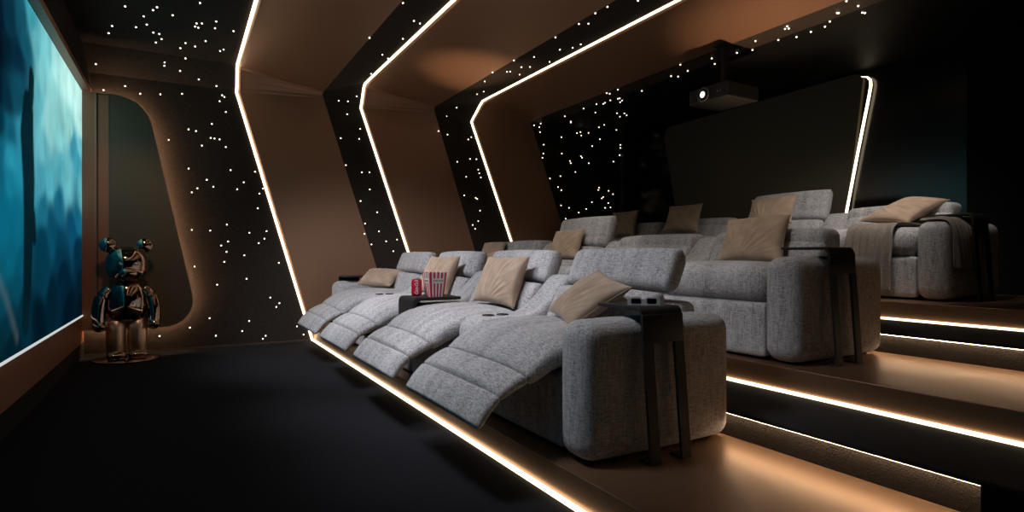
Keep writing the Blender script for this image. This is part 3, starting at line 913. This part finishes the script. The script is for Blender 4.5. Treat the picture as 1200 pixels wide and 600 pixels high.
for sx in (-1, 1):
    bm = bmesh.new(); q = rounded_poly([(sx*.038-.023, .009), (sx*.038+.023, .009), (sx*.038+.023, .034), (sx*.038-.023, .034)], .006, 4)
    a = [bm.verts.new((x, -.0008, z)) for x, z in q]; b = [bm.verts.new((x, .0022, z)) for x, z in q]
    bm.faces.new(a); bm.faces.new(b[::-1])
    for i in range(len(q)): bm.faces.new((a[i], a[(i+1) % len(q)], b[(i+1) % len(q)], b[i]))
    obj('lens', bm, M['lens'], gl, False)
    xa, xb = sorted((sx*.0765, sx*.004))
    box('temple', xa, xb, .0030+(.0012 if sx > 0 else 0), .0040+(.0012 if sx > 0 else 0), .010, .024, M['white'], gl)

# ------------------------------------------------------------------ throws
def cloth(name, label, path, w0, w1, axis, m, group=None, amp=.014, folds=7, seed=0, th=.006):
    """path: points (a, z) ; width runs along the other horizontal axis"""
    st = catmull(path, 8); n = 60
    bm = bmesh.new(); G = []
    L = 0; prev = None
    for i, (p, z) in enumerate(st):
        f = i/(len(st)-1); row = []
        q = st[min(i+1, len(st)-1)]; r = st[max(i-1, 0)]
        tx, tz = q[0]-r[0], q[1]-r[1]; l = math.hypot(tx, tz); nx, nz = -tz/l, tx/l
        for j in range(n+1):
            t_ = j/n
            wv = w0+(w1-w0)*t_+.012*noise.noise(Vector((f*4, t_*3, seed)))
            a = amp*(.5+.5*f)*(1+math.sin(t_*folds*2*PI+1.2*math.sin(f*3)+seed))+.006*noise.noise(Vector((f*6, t_*9, seed+3)))
            row.append(((p+nx*a*SG), wv, z+nz*a*SG))
        G.append(row)
    V = [[bm.verts.new((p, w, z) if axis == 'x' else (w, p, z)) for p, w, z in row] for row in G]
    for i in range(len(V)-1):
        for j in range(n): bm.faces.new((V[i][j], V[i+1][j], V[i+1][j+1], V[i][j+1]))
    o = obj(name, bm, m)
    s = o.modifiers.new('solid', 'SOLIDIFY'); s.thickness = th; s.offset = 1
    tag(o, label, 'throw', group)
    return o
SG = -1
cloth('throw_blanket', 'taupe ribbed throw draped over the nearest back row seat front',
      [(5.98, Z3+.640), (5.75, Z3+.655), (5.52, Z3+.652), (5.43, Z3+.635), (5.395, Z3+.58), (5.382, Z3+.48), (5.378, Z3+.36), (5.375, Z3+.20), (5.375, Z3+.08)], 2.74, 3.14, 'x', M['throw'], None, .020, 6, 1)
SG = -1
cloth('throw_blanket', 'dark taupe throw hanging over the back row near armrest under the side table',
      [(2.56, Z3+.676), (2.45, Z3+.682), (2.38, Z3+.672), (2.335, Z3+.63), (2.318, Z3+.55), (2.312, Z3+.42), (2.308, Z3+.28)], 5.44, 5.86, 'y', M['throw'], None, .018, 7, 4)

# ------------------------------------------------------------------ projector
pr = thing('projector', 'black ceiling projector hanging before the back wall', 'projector', (4.89, 4.14, ZR))
PX0, PX1, PY0, PY1, PZ0, PZ1 = 4.75, 5.22, 3.97, 4.48, 2.738, 2.895
T = Matrix.Translation((-4.89, -4.14, -ZR))
def pbox(name, x0, x1, y0, y1, z0, z1, m, par, bw=.0):
    bm = bmesh.new(); add_box(bm, x0, x1, y0, y1, z0, z1); bm.transform(T)
    o = obj(name, bm, m, par, False)
    if bw: bevel(o, bw, 2)
    return o
body = pbox('body', PX0, PX1, PY0, PY1, PZ0, PZ1, M['proj'], pr, .012)
for i in range(13):
    if not 5 <= i <= 8 or True:
        y = PY0+.03+i*.036
        if abs(y-(PY1-.20)) < .085: continue
        pbox('vent_slat', PX0-.004, PX0+.002, y, y+.012, PZ0+.03, PZ1-.03, M['steel'], body)
My = T @ Matrix.Translation((PX0, PY1-.20, (PZ0+PZ1)/2)) @ Matrix.Rotation(-PI/2, 4, 'Y')
bm = bmesh.new(); lathe(bm, [(.070, -.002), (.078, .010), (.072, .016), (.064, .010)], 0, 0, 36, My); obj('lens_ring', bm, mat('grey lens ring', (.12, .12, .12), .4), body)
bm = bmesh.new(); lathe(bm, [(.056, -.002), (.054, .022), (.044, .026), (.030, .012)], 0, 0, 36, My); ho = obj('lens_housing', bm, M['gloss_black'], body)
bm = bmesh.new(); lathe(bm, [(0, .026), (.022, .024), (.033, .018)], 0, 0, 24, My)
lo = obj('lens', bm, emit('lit lens', (.9, .95, 1.0), 1.6), ho)
bm = bmesh.new(); lathe(bm, [(.008, .0195), (.016, .0185), (.016, .0175)], 0, 0, 16, My @ Matrix.Translation((.004, -.004, 0))); 
text_mesh('lettering', 'BenQ', .034, mat('grey print', (.25, .25, .25), .5), body, T @ Matrix.Translation((PX0-.0025, PY0+.105, PZ0+.075)) @ Matrix.Rotation(-PI/2, 4, 'Z') @ Matrix.Rotation(PI/2, 4, 'X'), 0, .0005)
bm = bmesh.new(); 
add_box(bm, 4.868, 4.912, 4.118, 4.162, PZ1, ZR+.01); bm.transform(T); o = obj('ceiling_pole', bm, M['steel'], pr, False)
pbox('ceiling_plate', 4.82, 4.96, 4.07, 4.21, ZR-.012, ZR, M['steel'], pr, .004)
pbox('mount_plate', 4.80, 5.0, 4.05, 4.25, PZ1, PZ1+.014, M['steel'], pr, .003)

# ------------------------------------------------------------------ chrome bear sculpture
bear = thing('bear_sculpture', 'polished smoked chrome standing bear sculpture on a round plate beside the screen', 'sculpture', (-.52, 7.55, 0), math.radians(8))
def skin(name, verts, edges, radii, m, par, sub=2, flat=None):
    me = bpy.data.meshes.new(name); me.from_pydata(verts, edges, [])
    o = link(name, me, m, par)
    md = o.modifiers.new('skin', 'SKIN'); md.use_smooth_shade = True
    for i, r in enumerate(radii): me.skin_vertices[0].data[i].radius = r if isinstance(r, tuple) else (r, r)
    sb = o.modifiers.new('sub', 'SUBSURF'); sb.levels = sub; sb.render_levels = sub
    return o
bm = bmesh.new(); lathe(bm, [(0, .004), (.30, .004), (.31, .012), (.30, .020), (0, .020)], 0, 0, 48); obj('base_plate', bm, M['chrome'], bear)
# torso: barrel with a rounded belly (continuous body with legs and arms)
bm = bmesh.new()
lathe(bm, [(0, .40), (.10, .405), (.155, .44), (.185, .52), (.190, .60), (.175, .70), (.150, .79), (.115, .84), (0, .85)], 0, 0, 36)
for v in bm.verts: v.co.y *= .78
obj('torso', bm, M['chrome'], bear)
for sx in (-1, 1):
    bm = bmesh.new()
    lathe(bm, [(0, .055), (.080, .06), (.088, .10), (.092, .20), (.092, .34), (.088, .42), (.06, .46), (0, .47)], sx*.098, 0, 28)
    lg = obj('leg', bm, M['gold_chrome'], bear)
    softbox('paw', sx*.098-.088, sx*.098+.088, -.15, .09, .018, .105, .042, M['chrome'], lg, (0, 0, .01), (10, 14, 8))
    P_ = [(sx*.150, 0, .775), (sx*.215, -.01, .70), (sx*.245, -.03, .58), (sx*.250, -.05, .46), (sx*.245, -.065, .40)]
    bm = bmesh.new(); tube(bm, catmull(P_, 6), [.052+.014*math.sin(PI*i/24) for i in range(25)], 18)
    ar = obj('arm', bm, M['chrome'], bear)
    bm = bmesh.new(); bmesh.ops.create_uvsphere(bm, u_segments=24, v_segments=16, radius=.062, matrix=Matrix.Translation((sx*.245, -.075, .385))); obj('paw', bm, M['chrome'], ar)
    # ears
    bm = bmesh.new(); bmesh.ops.create_uvsphere(bm, u_segments=28, v_segments=18, radius=.082, matrix=Matrix.Translation((sx*.165, 0, 1.245)) @ Matrix.Diagonal((1, .6, 1, 1)))
    obj('ear', bm, M['chrome'], bear)
def headwarp(p):
    f = (p.z-.85)/.38
    k = .80+.28*f*(1.5-f) if f < .9 else 1.0
    p.x *= 1.0-.12*max(0, f-.5); return p
hd = softbox('head', -.185, .185, -.165, .165, .845, 1.225, .150, M['chrome'], bear, (.012, .02, .01), (22, 22, 22), headwarp)
bm = bmesh.new(); bmesh.ops.create_uvsphere(bm, u_segments=24, v_segments=16, radius=.075, matrix=Matrix.Translation((0, -.165, .945)) @ Matrix.Diagonal((1.15, .75, .8, 1))); mz = obj('muzzle', bm, M['chrome'], hd)
bm = bmesh.new(); bmesh.ops.create_uvsphere(bm, u_segments=16, v_segments=10, radius=.022, matrix=Matrix.Translation((0, -.222, .972)) @ Matrix.Diagonal((1.3, .7, .8, 1))); obj('nose', bm, M['gold_chrome'], mz)
for sx in (-1, 1):
    bm = bmesh.new(); bmesh.ops.create_uvsphere(bm, u_segments=16, v_segments=10, radius=.016, matrix=Matrix.Translation((sx*.07, -.178, 1.045)) @ Matrix.Diagonal((1, .5, 1, 1))); obj('eye', bm, M['gold_chrome'], hd)

# ------------------------------------------------------------------ lights: unseen ceiling downlights added above the frame + screen glow
def downlight(x, y, e, col, size, aim=None, spot=110, label=None, zc=ZC):  # unseen fixture, added to brighten what it is aimed at
    t = thing('ceiling_downlight', label, 'downlight', (x, y, zc), 0, 'recessed downlights above the seats')
    bm = bmesh.new(); lathe(bm, [(.055, -.002), (.075, -.002), (.078, -.010), (.052, -.012)], 0, 0, 28); obj('trim_ring', bm, M['steel'], t)
    bm = bmesh.new(); lathe(bm, [(0, -.004), (.050, -.006)], 0, 0, 24); obj('lamp_glass', bm, emit('lamp glass', col, 3), t)
    ld = bpy.data.lights.new('spot', 'SPOT'); ld.energy = e; ld.color = col; ld.spot_size = math.radians(spot); ld.spot_blend = .8
    ld.shadow_soft_size = size
    lo_ = bpy.data.objects.new('spot', ld); COL.objects.link(lo_); lo_.parent = t; lo_.location = (0, 0, -.03-0)
    if aim:
        d = Vector(aim)-Vector((x, y, zc)); lo_.rotation_euler = d.to_track_quat('-Z', 'Y').to_euler()
    return t
COOL = (.93, .94, 1.0)
lbl = 'small round added ceiling downlight above the floor in front of the seats'
for (x, y, e, ax, ay) in ((.25, 4.2, 520, 1.95, 4.4), (.35, 2.9, 380, 2.0, 3.1), (-.1, 4.6, 900, 1.95, 6.7)):
    downlight(x, y, e, COOL, .4, (ax, ay, .75), 62, lbl)
for (x, y, e, ax, ay) in ((2.55, 2.7, 205, 3.95, 3.1), (2.55, 4.5, 310, 3.95, 5.2)):
    downlight(x, y, e, (1, .92, .84), .3, (ax, ay, 1.0), 56, 'small round added ceiling downlight above the middle row', ZC-.0)
for (x, y, e, ax, ay) in ((5.0, 2.6, 230, 6.0, 3.6),):
    downlight(x, y, e, (1, .92, .84), .3, (ax, ay, 1.3), 80, 'small round added ceiling downlight before the back row', ZR-.0)
downlight(-.2, 4.5, 125, (1, .55, .30), .1, (-.72, 8.0, 1.3), 36, 'small round added warm ceiling downlight aimed at the bear sculpture', ZC)  # added to warm the screen frame and put highlights on the bear
downlight(-.15, 4.2, 60, (1, .72, .48), .08, (-.52, 7.5, .45), 14, 'small round added narrow-beam ceiling downlight picking out the legs of the bear sculpture', ZC)

def uplight(x, y, z, e, aim, ang, label):
    t = thing('floor_uplight', label, 'uplight', (x, y, z))
    bm = bmesh.new(); lathe(bm, [(0, 0), (.035, 0), (.038, .01), (.038, .06), (.030, .062)], 0, 0, 24); obj('housing', bm, M['steel'], t)
    bm = bmesh.new(); lathe(bm, [(0, .056), (.030, .056)], 0, 0, 24); obj('lamp_glass', bm, emit('warm lamp glass', (1, .7, .45), 2), t)
    ld = bpy.data.lights.new('spot', 'SPOT'); ld.energy = e; ld.color = (1, .66, .40); ld.spot_size = math.radians(ang); ld.spot_blend = 1
    ld.shadow_soft_size = .05
    lo_ = bpy.data.objects.new('spot', ld); COL.objects.link(lo_); lo_.parent = t; lo_.location = (0, 0, .075)
    lo_.rotation_euler = (Vector(aim)-Vector((x, y, z+.075))).to_track_quat('-Z', 'Y').to_euler()
uplight(2.90, 6.2, Z15, 360, (3.12, 6.3, 3.3), 32, 'small round floor uplight hidden between the front and middle rows')
uplight(4.74, 3.55, Z25, 300, (5.05, 3.6, 3.3), 50, 'small round floor uplight hidden between the middle and back rows')
w = bpy.data.worlds.new('World'); bpy.context.scene.world = w; w.use_nodes = True
w.node_tree.nodes['Background'].inputs[0].default_value = (.9, .95, 1, 1)
w.node_tree.nodes['Background'].inputs[1].default_value = .0

cam = bpy.data.cameras.new('camera'); co = bpy.data.objects.new('camera', cam); COL.objects.link(co)
cam.sensor_width = 36; cam.lens = 36*F/1200; cam.clip_start = .02
co.location = (0, 0, H); co.rotation_euler = (PI/2, 0, -TH)
sc = bpy.context.scene; sc.camera = co
sc.view_settings.view_transform = 'Standard'; sc.view_settings.look = 'None'
sc.view_settings.gamma = 1; sc.view_settings.use_curve_mapping = False; sc.view_settings.exposure = 0
